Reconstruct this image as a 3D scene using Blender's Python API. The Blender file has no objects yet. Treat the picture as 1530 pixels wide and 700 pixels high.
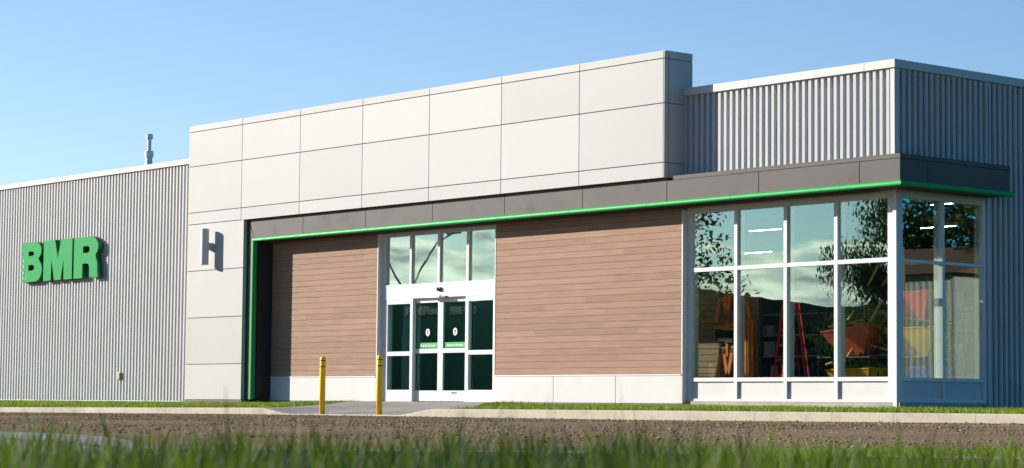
import bpy, math, random
import numpy as np
from mathutils import Matrix, Vector
random.seed(7); rng = np.random.default_rng(7)
scene = bpy.context.scene
col = scene.collection

# ------------------------------------------------------------------ helpers
class MB:
    """collects faces; build() links them as ONE mesh object"""
    def __init__(s): s.v=[]; s.f=[]; s.m=[]; s.t=[]
    def face(s, pts, m=0, t=0.5):
        n=len(s.v); s.v+= [tuple(p) for p in pts]; s.f.append(tuple(range(n,n+len(pts)))); s.m.append(m); s.t.append(t)
    def mesh(s, vs, fs, m=0, t=0.5):
        n=len(s.v); s.v+=[tuple(p) for p in vs]
        for f in fs: s.f.append(tuple(i+n for i in f)); s.m.append(m); s.t.append(t)
    def box(s, a, b, m=0, t=0.5):
        x0,y0,z0=a; x1,y1,z1=b
        s.mesh([(x0,y0,z0),(x1,y0,z0),(x1,y1,z0),(x0,y1,z0),(x0,y0,z1),(x1,y0,z1),(x1,y1,z1),(x0,y1,z1)],
               [(0,3,2,1),(4,5,6,7),(0,1,5,4),(1,2,6,5),(2,3,7,6),(3,0,4,7)],m,t)
    def tube(s, pts, r, n=8, m=0, t=0.5, cap=True):
        pts=[Vector(p) for p in pts]; rr=r if isinstance(r,(list,tuple)) else [r]*len(pts)
        rings=[]
        for i,p in enumerate(pts):
            d=(pts[min(i+1,len(pts)-1)]-pts[max(i-1,0)]).normalized()
            u=d.cross(Vector((0,0,1)))
            if u.length<1e-3: u=d.cross(Vector((1,0,0)))
            u.normalize(); w=d.cross(u)
            rings.append([p+(u*math.cos(2*math.pi*k/n)+w*math.sin(2*math.pi*k/n))*rr[i] for k in range(n)])
        vs=[q for ring in rings for q in ring]; fs=[]
        for i in range(len(pts)-1):
            for k in range(n):
                fs.append((i*n+k,i*n+(k+1)%n,(i+1)*n+(k+1)%n,(i+1)*n+k))
        if cap: fs.append(tuple(range(n-1,-1,-1))); fs.append(tuple(range((len(pts)-1)*n,len(pts)*n)))
        s.mesh(vs,fs,m,t)
    def lathe(s, prof, c, n=20, m=0):
        cx,cy=c; vs=[]; fs=[]
        for r,z in prof:
            for k in range(n): vs.append((cx+r*math.cos(2*math.pi*k/n),cy+r*math.sin(2*math.pi*k/n),z))
        for i in range(len(prof)-1):
            for k in range(n): fs.append((i*n+k,i*n+(k+1)%n,(i+1)*n+(k+1)%n,(i+1)*n+k))
        fs.append(tuple(range(n-1,-1,-1))); fs.append(tuple(range((len(prof)-1)*n,len(prof)*n)))
        s.mesh(vs,fs,m)
    def build(s, name, mats, parent=None, smooth=False, origin=None, bevel=0):
        if not isinstance(mats,(list,tuple)): mats=[mats]
        me=bpy.data.meshes.new(name)
        v=np.array(s.v,dtype=float)
        if origin is not None: v=v-np.array(origin)
        me.from_pydata(v.tolist(),[],s.f)
        for m in mats: me.materials.append(m)
        me.polygons.foreach_set('material_index',s.m)
        a=me.attributes.new('tint','FLOAT','FACE'); a.data.foreach_set('value',s.t)
        if smooth: me.polygons.foreach_set('use_smooth',[True]*len(s.f))
        me.update()
        o=bpy.data.objects.new(name,me); col.objects.link(o)
        if parent: o.parent=parent
        if origin is not None: o.location=origin
        if bevel:
            b=o.modifiers.new('bevel','BEVEL'); b.width=bevel; b.segments=2; b.limit_method='ANGLE'
        return o

def bulk(name, verts, faces, mat, tint=None, parent=None):
    """numpy mesh with all faces of one size"""
    me=bpy.data.meshes.new(name); k=faces.shape[1]
    me.vertices.add(len(verts)); me.vertices.foreach_set('co',verts.astype(np.float32).ravel())
    me.loops.add(faces.size); me.loops.foreach_set('vertex_index',faces.astype(np.int32).ravel())
    me.polygons.add(len(faces)); me.polygons.foreach_set('loop_start',np.arange(0,faces.size,k,dtype=np.int32))
    me.polygons.foreach_set('loop_total',np.full(len(faces),k,dtype=np.int32))
    if tint is not None:
        a=me.attributes.new('tint','FLOAT','FACE'); a.data.foreach_set('value',tint.astype(np.float32))
    me.materials.append(mat); me.update(calc_edges=True); me.validate()
    o=bpy.data.objects.new(name,me); col.objects.link(o)
    if parent: o.parent=parent
    return o

def tag(o,label=None,cat=None,group=None,kind=None):
    if label: o['label']=label
    if cat: o['category']=cat
    if group: o['group']=group
    if kind: o['kind']=kind
    return o
def empty(name,loc=(0,0,0),rz=0.0):
    o=bpy.data.objects.new(name,None); o.empty_display_size=.3; o.location=loc; o.rotation_euler=(0,0,rz); col.objects.link(o); return o
def children(o): return [c for c in bpy.data.objects if c.parent==o]
def copy_tree(o,parent=None):
    c=o.copy(); col.objects.link(c); c.parent=parent
    for ch in children(o): copy_tree(ch,c)
    return c

# ------------------------------------------------------------------ materials
def nodes(name):
    m=bpy.data.materials.new(name); m.use_nodes=True; nt=m.node_tree
    b=nt.nodes['Principled BSDF']; return m,nt,b
def N(nt,t,**kw):
    n=nt.nodes.new(t)
    for k,v in kw.items():
        if k.startswith('i_'):
            n.inputs[k[2:].replace('_',' ')].default_value=v
        else: setattr(n,k,v)
    return n
def L(nt,a,b): nt.links.new(a,b)
def ramp(nt,fac,stops):
    r=N(nt,'ShaderNodeValToRGB'); e=r.color_ramp.elements
    while len(e)<len(stops): e.new(0.5)
    for el,(p,c) in zip(e,stops): el.position=p; el.color=(*c,1)
    L(nt,fac,r.inputs['Fac']); return r
def mat(name,color,rough=.5,spec=.5,metal=0.0,var=.06,scale=3.0,bump=0.0,bscale=60.0,coat=0.0):
    m,nt,b=nodes(name)
    tc=N(nt,'ShaderNodeTexCoord')
    n=N(nt,'ShaderNodeTexNoise',i_Scale=scale,i_Detail=6.0,i_Roughness=.6); L(nt,tc.outputs['Object'],n.inputs['Vector'])
    c=np.array(color)
    r=ramp(nt,n.outputs['Fac'],[(.3,tuple(c*(1-var))),(.7,tuple(np.minimum(c*(1+var),.95)))])
    L(nt,r.outputs['Color'],b.inputs['Base Color'])
    b.inputs['Roughness'].default_value=rough; b.inputs['Specular IOR Level'].default_value=spec
    b.inputs['Metallic'].default_value=metal; b.inputs['Coat Weight'].default_value=coat
    if bump:
        n2=N(nt,'ShaderNodeTexNoise',i_Scale=bscale,i_Detail=4.0); L(nt,tc.outputs['Object'],n2.inputs['Vector'])
        bp=N(nt,'ShaderNodeBump',i_Strength=bump,i_Distance=.01); L(nt,n2.outputs['Fac'],bp.inputs['Height']); L(nt,bp.outputs['Normal'],b.inputs['Normal'])
    return m

M={}
M['white_panel']=mat('white composite panel',(.428,.418,.399),.5,.12,var=.025,scale=.5,bump=.06,bscale=.9)
def tinted(m,lo,hi):
    nt=m.node_tree; b=nt.nodes['Principled BSDF']; src=b.inputs['Base Color'].links[0].from_socket
    at=N(nt,'ShaderNodeAttribute',attribute_name='tint'); r=ramp(nt,at.outputs['Fac'],[(0,(lo,)*3),(1,(hi,)*3)])
    mx=N(nt,'ShaderNodeMix',data_type='RGBA',blend_type='MULTIPLY'); mx.inputs['Factor'].default_value=1
    L(nt,src,mx.inputs['A']); L(nt,r.outputs['Color'],mx.inputs['B']); L(nt,mx.outputs['Result'],b.inputs['Base Color'])
tinted(M['white_panel'],.94,1.05)
M['cladding']=mat('ribbed painted steel',(.445,.448,.452),.5,.10,var=.04,scale=1.5)
M['coping']=mat('folded white flashing',(.52,.51,.49),.45,.15,var=.03,scale=1.0,bump=.05,bscale=1.0)
M['frame']=mat('white aluminium frame',(.60,.59,.58),.4,.2,var=.02)
M['base_panel']=mat('pale base panel',(.53,.52,.50),.5,.15,var=.03,scale=2.0)
M['reveal']=mat('shade-darkened panel',(.03,.03,.031),.5,.3)  # shade of the portal recess put into the dark panel's colour
M['kerb_joint']=mat('dusty kerb joint',(.31,.27,.20),.9,.1)
M['joint']=mat('dark joint backing',(.17,.15,.135),.8,.2)
M['green']=mat('gloss green trim',(.017,.32,.078),.5,.2,var=.03)
M['sign_green']=mat('green sign face',(.017,.285,.072),.6,.06,var=.04,scale=1.2)
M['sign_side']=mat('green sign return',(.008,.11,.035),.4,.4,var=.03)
M['yellow']=mat('yellow plastic sleeve',(.93,.58,.012),.42,.45,var=.06,scale=5)
M['red_band']=mat('red reflective band',(.33,.035,.015),.4,.5)
M['steel']=mat('galvanised steel',(.50,.49,.48),.35,.5,metal=.5,var=.1,scale=6)
M['lamp_metal']=mat('satin aluminium lamp',(.52,.51,.50),.5,.3,metal=0.0,var=.04)
M['outlet']=mat('beige plastic box',(.38,.30,.15),.5,.2)
M['black']=mat('black plastic',(.015,.015,.017),.4,.5)
M['white_vinyl']=mat('white vinyl',(.6,.6,.56),.4)
M['grey_letter']=mat('pale grey letter',(.88,.88,.82),.5)
M['interior_wall']=mat('interior wall paint',(.07,.22,.205),.7,.3)
M['interior_back']=mat('interior back wall',(.10,.105,.10),.8,.3)
M['interior_floor']=mat('interior floor tile',(.22,.21,.19),.5,.4)
M['ceiling']=mat('interior ceiling',(.25,.28,.27),.9,.2)
M['red_paint']=mat('red paint',(.72,.04,.03),.4)
M['orange_tub']=mat('orange red tub',(.80,.11,.06),.42)
M['yellow_tub']=mat('yellow tub',(.80,.42,.015),.42)
M['blue_tub']=mat('blue tub',(.015,.08,.50),.42)
M['black_tub']=mat('black tub',(.03,.03,.032),.5)
M['handle_wood']=mat('pale wood handle',(.62,.36,.12),.5,var=.15,scale=10)
M['orange_tool']=mat('orange tool paint',(.80,.22,.02),.4)
M['slatwall']=mat('slatwall board',(.30,.18,.08),.6)
M['shelf']=mat('dark shelf steel',(.06,.065,.07),.5)
M['card_white']=mat('white carton',(.55,.56,.56),.6)
M['card_blue']=mat('blue carton',(.03,.09,.22),.6)
M['card_dark']=mat('dark carton',(.05,.055,.06),.6)
M['bark']=mat('bark',(.10,.075,.055),.9,.2,var=.3,scale=8,bump=.6,bscale=20)
M['pole_steel']=mat('grey pole steel',(.50,.51,.51),.5)
M['pole_wood']=mat('weathered pole',(.14,.10,.07),.9,.2,var=.2)
M['roof_brown']=mat('brown shingle',(.13,.075,.05),.9,.2,var=.3,scale=5)
M['house_white']=mat('pale metal siding',(.33,.32,.29),.6,var=.05)
M['roof_membrane']=mat('roof membrane',(.35,.35,.34),.9,.2)

def stained(name,color,rough,stops,scale,bump=0,bscale=80,spec=.4,streak=None):
    """base colour with irregular stains"""
    m,nt,b=nodes(name); tc=N(nt,'ShaderNodeTexCoord')
    n1=N(nt,'ShaderNodeTexNoise',i_Scale=scale,i_Detail=8.0,i_Roughness=.65)
    if streak:
        mp=N(nt,'ShaderNodeMapping'); mp.inputs['Scale'].default_value=streak; L(nt,tc.outputs['Object'],mp.inputs['Vector']); L(nt,mp.outputs['Vector'],n1.inputs['Vector'])
    else: L(nt,tc.outputs['Object'],n1.inputs['Vector'])
    r=ramp(nt,n1.outputs['Fac'],[(p,tuple(np.array(color)*k)) for p,k in stops])
    n2=N(nt,'ShaderNodeTexNoise',i_Scale=bscale,i_Detail=3.0); L(nt,tc.outputs['Object'],n2.inputs['Vector'])
    r2=ramp(nt,n2.outputs['Fac'],[(.3,(.82,.82,.82)),(.7,(1.12,1.12,1.12))])
    mx=N(nt,'ShaderNodeMix',data_type='RGBA',blend_type='MULTIPLY'); mx.inputs['Factor'].default_value=1 if bump else .25
    L(nt,r.outputs['Color'],mx.inputs['A']); L(nt,r2.outputs['Color'],mx.inputs['B']); L(nt,mx.outputs['Result'],b.inputs['Base Color'])
    b.inputs['Roughness'].default_value=rough; b.inputs['Specular IOR Level'].default_value=spec
    if bump:
        bp=N(nt,'ShaderNodeBump',i_Strength=bump,i_Distance=.02); L(nt,n2.outputs['Fac'],bp.inputs['Height']); L(nt,bp.outputs['Normal'],b.inputs['Normal'])
    return m
M['dark_panel']=stained('charcoal composite panel',(.105,.099,.090),.55,[(.28,.66),(.42,.97),(.7,1.06)],1.3,0,60,.10)
M['concrete']=stained('kerb concrete',(.43,.38,.29),.85,[(.3,.72),(.5,1.0),(.75,1.1)],1.2,.3,40,.3)
M['walk']=stained('walkway concrete',(.32,.30,.27),.85,[(.3,.75),(.5,1.0),(.75,1.12)],1.0,.2,50,.3)
M['foundation']=stained('foundation concrete',(.36,.33,.27),.85,[(.3,.75),(.5,1.0),(.75,1.1)],1.5,.3,30,.3)

def wood():
    m,nt,b=nodes('composite wood cladding'); tc=N(nt,'ShaderNodeTexCoord')
    mp=N(nt,'ShaderNodeMapping'); mp.inputs['Scale'].default_value=(.7,1,14); L(nt,tc.outputs['Object'],mp.inputs['Vector'])
    n=N(nt,'ShaderNodeTexNoise',i_Scale=2.2,i_Detail=8.0,i_Roughness=.6,i_Distortion=.6); L(nt,mp.outputs['Vector'],n.inputs['Vector'])
    at=N(nt,'ShaderNodeAttribute',attribute_name='tint')
    r=ramp(nt,n.outputs['Fac'],[(.25,(.24,.147,.10)),(.5,(.30,.19,.132)),(.78,(.345,.226,.16))])
    rt=ramp(nt,at.outputs['Fac'],[(0,(.87,.86,.85)),(.5,(1,.99,.98)),(1,(1.07,1.08,1.09))])
    mx=N(nt,'ShaderNodeMix',data_type='RGBA',blend_type='MULTIPLY'); mx.inputs['Factor'].default_value=1
    L(nt,r.outputs['Color'],mx.inputs['A']); L(nt,rt.outputs['Color'],mx.inputs['B']); L(nt,mx.outputs['Result'],b.inputs['Base Color'])
    b.inputs['Roughness'].default_value=.65; b.inputs['Specular IOR Level'].default_value=.10
    bp=N(nt,'ShaderNodeBump',i_Strength=.15,i_Distance=.004); L(nt,n.outputs['Fac'],bp.inputs['Height']); L(nt,bp.outputs['Normal'],b.inputs['Normal'])
    return m
M['wood']=wood()

def glass(name,tint_r,tint_t,refl,wav=.012):
    m=bpy.data.materials.new(name); m.use_nodes=True; nt=m.node_tree; nt.nodes.clear()
    out=N(nt,'ShaderNodeOutputMaterial'); mx=N(nt,'ShaderNodeMixShader')
    gl=N(nt,'ShaderNodeBsdfGlossy',i_Roughness=.0); gl.inputs['Color'].default_value=(*tint_r,1)
    tr=N(nt,'ShaderNodeBsdfTransparent'); tr.inputs['Color'].default_value=(*tint_t,1)
    lw=N(nt,'ShaderNodeLayerWeight',i_Blend=.5)
    ad=N(nt,'ShaderNodeMath',operation='MULTIPLY_ADD'); ad.inputs[1].default_value=.25; ad.inputs[2].default_value=refl
    L(nt,lw.outputs['Facing'],ad.inputs[0])
    tc=N(nt,'ShaderNodeTexCoord'); n=N(nt,'ShaderNodeTexNoise',i_Scale=1.6,i_Detail=1.0); L(nt,tc.outputs['Object'],n.inputs['Vector'])
    bp=N(nt,'ShaderNodeBump',i_Strength=.10,i_Distance=wav); L(nt,n.outputs['Fac'],bp.inputs['Height']); L(nt,bp.outputs['Normal'],gl.inputs['Normal'])
    L(nt,ad.outputs['Value'],mx.inputs['Fac']); L(nt,tr.outputs['BSDF'],mx.inputs[1]); L(nt,gl.outputs['BSDF'],mx.inputs[2]); L(nt,mx.outputs['Shader'],out.inputs['Surface'])
    return m
M['glass']=glass('tinted window glass',(.74,.95,.88),(.90,.94,.92),.12,.004)
M['side_glass']=glass('side window glass',(.74,.95,.88),(.90,.94,.92),.12,.0012)
M['door_glass']=glass('green door glass',(.50,.88,.82),(.80,.96,.93),.045,.006)

def leaf(name,c0,c1,trans=.35):
    m=bpy.data.materials.new(name); m.use_nodes=True; nt=m.node_tree; nt.nodes.clear()
    out=N(nt,'ShaderNodeOutputMaterial'); mx=N(nt,'ShaderNodeMixShader'); mx.inputs['Fac'].default_value=trans
    d=N(nt,'ShaderNodeBsdfPrincipled',i_Roughness=.55); d.inputs['Specular IOR Level'].default_value=.25
    t=N(nt,'ShaderNodeBsdfTranslucent')
    at=N(nt,'ShaderNodeAttribute',attribute_name='tint')
    r=ramp(nt,at.outputs['Fac'],[(0,c0),(1,c1)])
    g=N(nt,'ShaderNodeMix',data_type='RGBA',blend_type='MULTIPLY'); g.inputs['Factor'].default_value=1; g.inputs['B'].default_value=(1.3,1.5,.55,1)
    L(nt,r.outputs['Color'],g.inputs['A'])
    L(nt,r.outputs['Color'],d.inputs['Base Color']); L(nt,g.outputs['Result'],t.inputs['Color'])
    L(nt,d.outputs['BSDF'],mx.inputs[1]); L(nt,t.outputs['BSDF'],mx.inputs[2]); L(nt,mx.outputs['Shader'],out.inputs['Surface'])
    return m
M['leaf']=leaf('tree leaves',(.025,.045,.012),(.075,.105,.025))
M['blade_lawn']=leaf('lawn blades',(.11,.165,.012),(.23,.29,.03),.3)
M['blade_long']=leaf('long grass blades',(.004,.024,.004),(.14,.19,.011),.42)

def gravel():
    m,nt,b=nodes('compacted gravel'); tc=N(nt,'ShaderNodeTexCoord'); g=N(nt,'ShaderNodeNewGeometry')
    n=N(nt,'ShaderNodeTexNoise',i_Scale=.5,i_Detail=8.0,i_Roughness=.7); L(nt,g.outputs['Position'],n.inputs['Vector'])
    v=N(nt,'ShaderNodeTexVoronoi',i_Scale=40.0); L(nt,g.outputs['Position'],v.inputs['Vector'])
    r=ramp(nt,n.outputs['Fac'],[(.3,(.205,.145,.088)),(.55,(.27,.195,.122)),(.75,(.325,.24,.158))])
    rv=ramp(nt,v.outputs['Color'],[(0,(.6,.6,.62)),(1,(1.25,1.22,1.2))])
    mx=N(nt,'ShaderNodeMix',data_type='RGBA',blend_type='MULTIPLY'); mx.inputs['Factor'].default_value=.8
    L(nt,r.outputs['Color'],mx.inputs['A']); L(nt,rv.outputs['Color'],mx.inputs['B'])
    # beyond the lot the ground is rough meadow
    sp=N(nt,'ShaderNodeSeparateXYZ'); L(nt,g.outputs['Position'],sp.inputs['Vector'])
    m1=N(nt,'ShaderNodeMapRange'); m1.inputs['From Min'].default_value=-9; m1.inputs['From Max'].default_value=-3; L(nt,sp.outputs['X'],m1.inputs['Value'])
    m3=N(nt,'ShaderNodeMapRange'); m3.inputs['From Min'].default_value=6; m3.inputs['From Max'].default_value=2; L(nt,sp.outputs['Y'],m3.inputs['Value'])
    m4=N(nt,'ShaderNodeMath',operation='ADD'); L(nt,m1.outputs['Result'],m4.inputs[0]); L(nt,m3.outputs['Result'],m4.inputs[1])
    m5=N(nt,'ShaderNodeMapRange'); m5.inputs['From Min'].default_value=-66; m5.inputs['From Max'].default_value=-74; L(nt,sp.outputs['X'],m5.inputs['Value'])
    mr=N(nt,'ShaderNodeMapRange'); m6=N(nt,'ShaderNodeMath',operation='ADD'); L(nt,m4.outputs['Value'],m6.inputs[0]); L(nt,m5.outputs['Result'],m6.inputs[1]); L(nt,m6.outputs['Value'],mr.inputs['Value'])
    m2=N(nt,'ShaderNodeMix',data_type='RGBA'); L(nt,mr.outputs['Result'],m2.inputs['Factor']); L(nt,mx.outputs['Result'],m2.inputs['A']); m2.inputs['B'].default_value=(.035,.055,.015,1)
    L(nt,m2.outputs['Result'],b.inputs['Base Color']); b.inputs['Roughness'].default_value=.95; b.inputs['Specular IOR Level'].default_value=.0
    bp=N(nt,'ShaderNodeBump',i_Strength=.5,i_Distance=.012); L(nt,v.outputs['Distance'],bp.inputs['Height']); L(nt,bp.outputs['Normal'],b.inputs['Normal'])
    return m
M['gravel']=gravel()
def stones():
    m,nt,b=nodes('loose stones'); at=N(nt,'ShaderNodeAttribute',attribute_name='tint')
    r=ramp(nt,at.outputs['Fac'],[(0,(.09,.068,.048)),(.35,(.215,.155,.095)),(.8,(.31,.235,.155)),(1,(.44,.41,.36))])
    L(nt,r.outputs['Color'],b.inputs['Base Color']); b.inputs['Roughness'].default_value=.9; b.inputs['Specular IOR Level'].default_value=.05
    return m
M['stones']=stones()
M['soil']=mat('turf soil',(.05,.055,.02),.95,.1,var=.3,scale=6)
M['hill']=mat('wooded hill',(.010,.018,.017),1,.0,var=.4,scale=.02)
def emit(name,c,s):
    m=bpy.data.materials.new(name); m.use_nodes=True; nt=m.node_tree; nt.nodes.clear()
    o=N(nt,'ShaderNodeOutputMaterial'); e=N(nt,'ShaderNodeEmission',i_Strength=s); e.inputs['Color'].default_value=(*c,1); L(nt,e.outputs['Emission'],o.inputs['Surface']); return m
M['tube']=emit('fluorescent tube',(1,.95,.84),22.0)

# ------------------------------------------------------------------ heights of the site
def interp(x,xs,ys): return float(np.interp(x,xs,ys))
def z_lot(x): return interp(x,[-60,-50,-38,-27,-20,0],[-.29,-.252,-.203,-.200,-.172,-.14])
def z_kerb(x): return interp(x,[-60,-50,-45,-38.55,-37.7,-33.9,-33.1,-27,-20,0],[-.155,-.125,-.098,-.062,-.178,-.165,-.047,-.034,-.028,-.02])
def z_wall(x): return interp(x,[-60,-50,-43,-41,-36.5,-34.5,-27,-20],[.012,.02,.035,.10,.10,.04,.035,.0])
YKERB=26.0
def h_site(x,y):
    t=min(max((y-YKERB-.15)/4.25,0),1); t=t*t*(3-2*t)*.3+t*.7
    return z_kerb(x)*(1-t)+z_wall(x)*t
def h_ground(x,y):
    zl=z_lot(x); t=min(max((y-6)/14,0),1); t=t*t*(3-2*t)
    near=-.275
    z=near*(1-t)+zl*t
    if y>27: z=-.5
    return z

# ------------------------------------------------------------------ ground
def build_ground():
    xs=sorted(set(list(np.linspace(-900,-80,14))+list(np.arange(-80,10,.5))+list(np.linspace(10,900,16))))
    ys=sorted(set(list(np.linspace(-900,-20,14))+list(np.arange(-20,5,1.0))+list(np.arange(5,26.01,.25))+[26.05,27.2]+list(np.linspace(30,900,16))))
    nz=rng.normal(0,1,(len(xs),len(ys)))
    vs=[];fs=[]
    for i,x in enumerate(xs):
        for j,y in enumerate(ys):
            z=h_ground(x,y)
            if y>=26.04: z=-.5
            if 5<y<25.6 and -80<x<10:
                z+=.0025*nz[i,j]+.010*math.sin(y*2.1+.25*x)*math.exp(-((y-20.5)/2.2)**2)+.010*math.sin(.8*x+y)*math.sin(.5*y-.3*x)
            vs.append((x,y,z))
    n=len(ys)
    for i in range(len(xs)-1):
        for j in range(n-1): fs.append((i*n+j,(i+1)*n+j,(i+1)*n+j+1,i*n+j+1))
    b=MB(); b.mesh(vs,fs); o=b.build('ground',M['gravel'],smooth=True); tag(o,kind='structure')
build_ground()

# kerb along the lot
b=MB(); xs=list(np.arange(-80,0.01,.25))
for i in range(len(xs)-1):
    for (A,B) in [((26.0,-1),(26.012,0)),((26.012,0),(26.03,1)),((26.03,1),(26.16,1)),((26.16,1),(26.16,2))]:
        q=[]
        for x,(y,k) in ((xs[i],A),(xs[i+1],A),(xs[i+1],B),(xs[i],B)):
            zt=z_kerb(x); z={-1:z_lot(x)-.1,0:zt-.018,1:zt,2:zt-.25}[k]; q.append((x,y,z))
        b.face(q)
o=b.build('kerb',M['concrete']); tag(o,kind='structure')
# control joints: thin dark saw cuts in the kerb face
b=MB()
for x in (-52.6,-50.1,-47.4,-45.0,-42.2,-40.6,-32.2,-29.6,-28.1,-26.35,-24.9,-23.3,-22.1,-20.6):
    zt=z_kerb(x); zb_=z_lot(x)-.05
    for (y0,z0),(y1,z1) in (((25.9985,zb_),(26.0105,zt-.017)),((26.0105,zt-.017),(26.0295,zt+.001)),((26.0295,zt+.001),(26.16,zt+.001))): b.face([(x-.003,y0,z0),(x+.003,y0,z0),(x+.003,y1,z1),(x-.003,y1,z1)])
o=b.build('kerb_joint',M['kerb_joint']); tag(o,kind='structure')

# walkway and lawns behind the kerb share h_site
LEFTB=[(26.16,-38.7),(26.6,-38.75),(27.4,-39.1),(28.6,-39.8),(29.6,-40.7),(30.0,-41.2),(30.72,-41.3)]
RIGHTB=[(26.16,-33.0),(26.6,-33.1),(27.2,-33.7),(28.4,-34.9),(29.4,-35.8),(30.0,-36.4),(30.72,-36.5)]
def bl(y): return interp(y,[p[0] for p in LEFTB],[p[1] for p in LEFTB])
def br(y): return interp(y,[p[0] for p in RIGHTB],[p[1] for p in RIGHTB])
def sheet(name,x0f,x1f,nx,y0,y1,ny,m,dz=0,kind='structure'):
    b=MB(); vs=[];fs=[]
    for j in range(ny+1):
        y=y0+(y1-y0)*j/ny
        for i in range(nx+1):
            x=x0f(y)+(x1f(y)-x0f(y))*i/nx; vs.append((x,y,h_site(x,y)+dz))
    for j in range(ny):
        for i in range(nx): a=j*(nx+1)+i; fs.append((a,a+1,a+nx+2,a+nx+1))
    b.mesh(vs,fs); o=b.build(name,m,smooth=True); tag(o,kind=kind); return o
sheet('walkway',bl,br,26,26.16,30.75,14,M['walk'],.0)
sheet('pavement',lambda y:-80,lambda y:-38.75,90,26.16,26.38,1,M['walk'])
sheet('pavement',lambda y:-33.1,lambda y:0,70,26.16,26.38,1,M['walk'])
sheet('lawn',lambda y:-80,lambda y:bl(y),90,26.38,30.75,8,M['soil'])
sheet('lawn',lambda y:br(y),lambda y:-25.4,30,26.38,30.75,8,M['soil'])
sheet('lawn',lambda y:-25.4,lambda y:0,30,26.38,60,20,M['soil'])
# score lines of the walkway
b=MB()
for x0,x1 in ((-39.6,-36.1),(-38.2,-34.9)):
    pts=[(x0+(x1-x0)*(1-t),26.2+4.3*t) for t in np.linspace(0,1,10)]
    for (xa,ya),(xb,yb) in zip(pts[:-1],pts[1:]):
        b.face([(xa-.008,ya,h_site(xa,ya)+.004),(xa+.008,ya,h_site(xa,ya)+.004),(xb+.008,yb,h_site(xb,yb)+.004),(xb-.008,yb,h_site(xb,yb)+.004)])
for y in (27.6,29.1):
    for xa in np.arange(bl(y),br(y)-.3,.25):
        b.face([(xa,y-.008,h_site(xa,y)+.0045),(xa+.25,y-.008,h_site(xa+.25,y)+.0045),(xa+.25,y+.008,h_site(xa+.25,y)+.0045),(xa,y+.008,h_site(xa,y)+.0045)])
o=b.build('walkway_joint',M['joint']); tag(o,kind='structure')

def blades(name,P,length,width,lean,mat_,tint,seg=1,kind='stuff',az=None):
    n=len(P); az=rng.uniform(0,2*np.pi,n) if az is None else az
    dx=np.cos(az);dy=np.sin(az); la=rng.uniform(0,2*np.pi,n)
    lx=np.cos(la)*lean*length; ly=np.sin(la)*lean*length
    if seg==1:
        V=np.empty((n,3,3)); 
        V[:,0]=P+np.stack([dx*width/2,dy*width/2,0*dx],1); V[:,1]=P-np.stack([dx*width/2,dy*width/2,0*dx],1)
        V[:,2]=P+np.stack([lx,ly,length],1)
        F=np.arange(3*n).reshape(n,3); T=tint
    else:
        K=4; ts=np.linspace(0,1,K); V=np.empty((n,2*K,3))
        for k,t in enumerate(ts):
            w=width*(1-t**1.6)*.5+width*.03
            c=P+np.stack([lx*t*t,ly*t*t,length*(t-.12*lean*t*t)],1)
            o=np.stack([dx*w,dy*w,0*dx],1); V[:,2*k]=c-o; V[:,2*k+1]=c+o
        base=(np.arange(n)*2*K)[:,None,None]; q=np.array([[2*k,2*k+1,2*k+3,2*k+2] for k in range(K-1)])[None]
        F=(base+q).reshape(-1,4); T=np.repeat(tint,K-1)
    o=bulk(name,V.reshape(-1,3),F,mat_,T); tag(o,kind=kind); return o
def strip_grass():
    n=70000; x=rng.uniform(-62,-17,n); y=rng.uniform(26.42,31.5,n)
    keep=np.array([ (xx<bl(yy)-.03 or xx>br(yy)+.03) and (yy<30.52 or xx>-25.3) for xx,yy in zip(x,y)])
    # favour the front and the back edges the camera grazes
    x,y=x[keep],y[keep]; z=np.array([h_site(a,c) for a,c in zip(x,y)])
    clump=.5+.5*np.sin(x*1.7+np.sin(y*2.3))*np.sin(y*1.9+np.sin(x*.9)*2)
    ln=rng.uniform(.035,.072,len(x))*(.75+.5*clump)
    o=blades('grass',np.stack([x,y,z-.004],1),ln,rng.uniform(.012,.022,len(x)),rng.uniform(.1,.7,len(x)),M['blade_lawn'],np.clip(.25+.5*clump+rng.normal(0,.22,len(x)),0,1))
    o['label']='short sunlit lawn grass between the kerb and the store'
strip_grass()

# near pavement, near kerb and the little lawn beside it
def poly_sheet(name,pts,z0,z1,m):
    b=MB(); n=len(pts)
    top=[(x,y,z1) for x,y in pts]; bot=[(x,y,z0) for x,y in pts]
    b.mesh(top+bot,[tuple(range(n))]+[(i,i+n,(i+1)%n+n,(i+1)%n) for i in range(n)])
    o=b.build(name,m); tag(o,kind='structure'); return o
poly_sheet('apron_pavement',[(-22,8.2),(-19,8.9),(-16.5,9.1),(-14.5,8.5),(-11.5,7.0),(-9.6,5.95),(-9.0,5.2),(-10.3,4.9),(-12.5,5.6),(-15,6.2),(-22,6.5)],-.5,-.243,M['walk'])
b=MB(); 
pts=[(-16.6,7.55),(-14.6,7.5),(-12.4,6.95),(-10.6,6.3)]
for (xa,ya),(xb,yb) in zip(pts[:-1],pts[1:]):
    b.face([(xa,ya-.04,-.239),(xb,yb-.04,-.239),(xb,yb+.04,-.239),(xa,ya+.04,-.239)])
o=b.build('pavement_joint',M['joint']); tag(o,kind='structure')
kp=[(-9.25,5.75),(-8.3,6.7),(-7.5,7.6),(-6.6,8.2),(-5.4,8.8),(-3.5,9.6)]
poly_sheet('near_kerb',[(x-.09,y+.07) for x,y in kp]+[(x+.09,y-.07) for x,y in kp[::-1]],-.6,-.205,M['concrete'])
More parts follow.
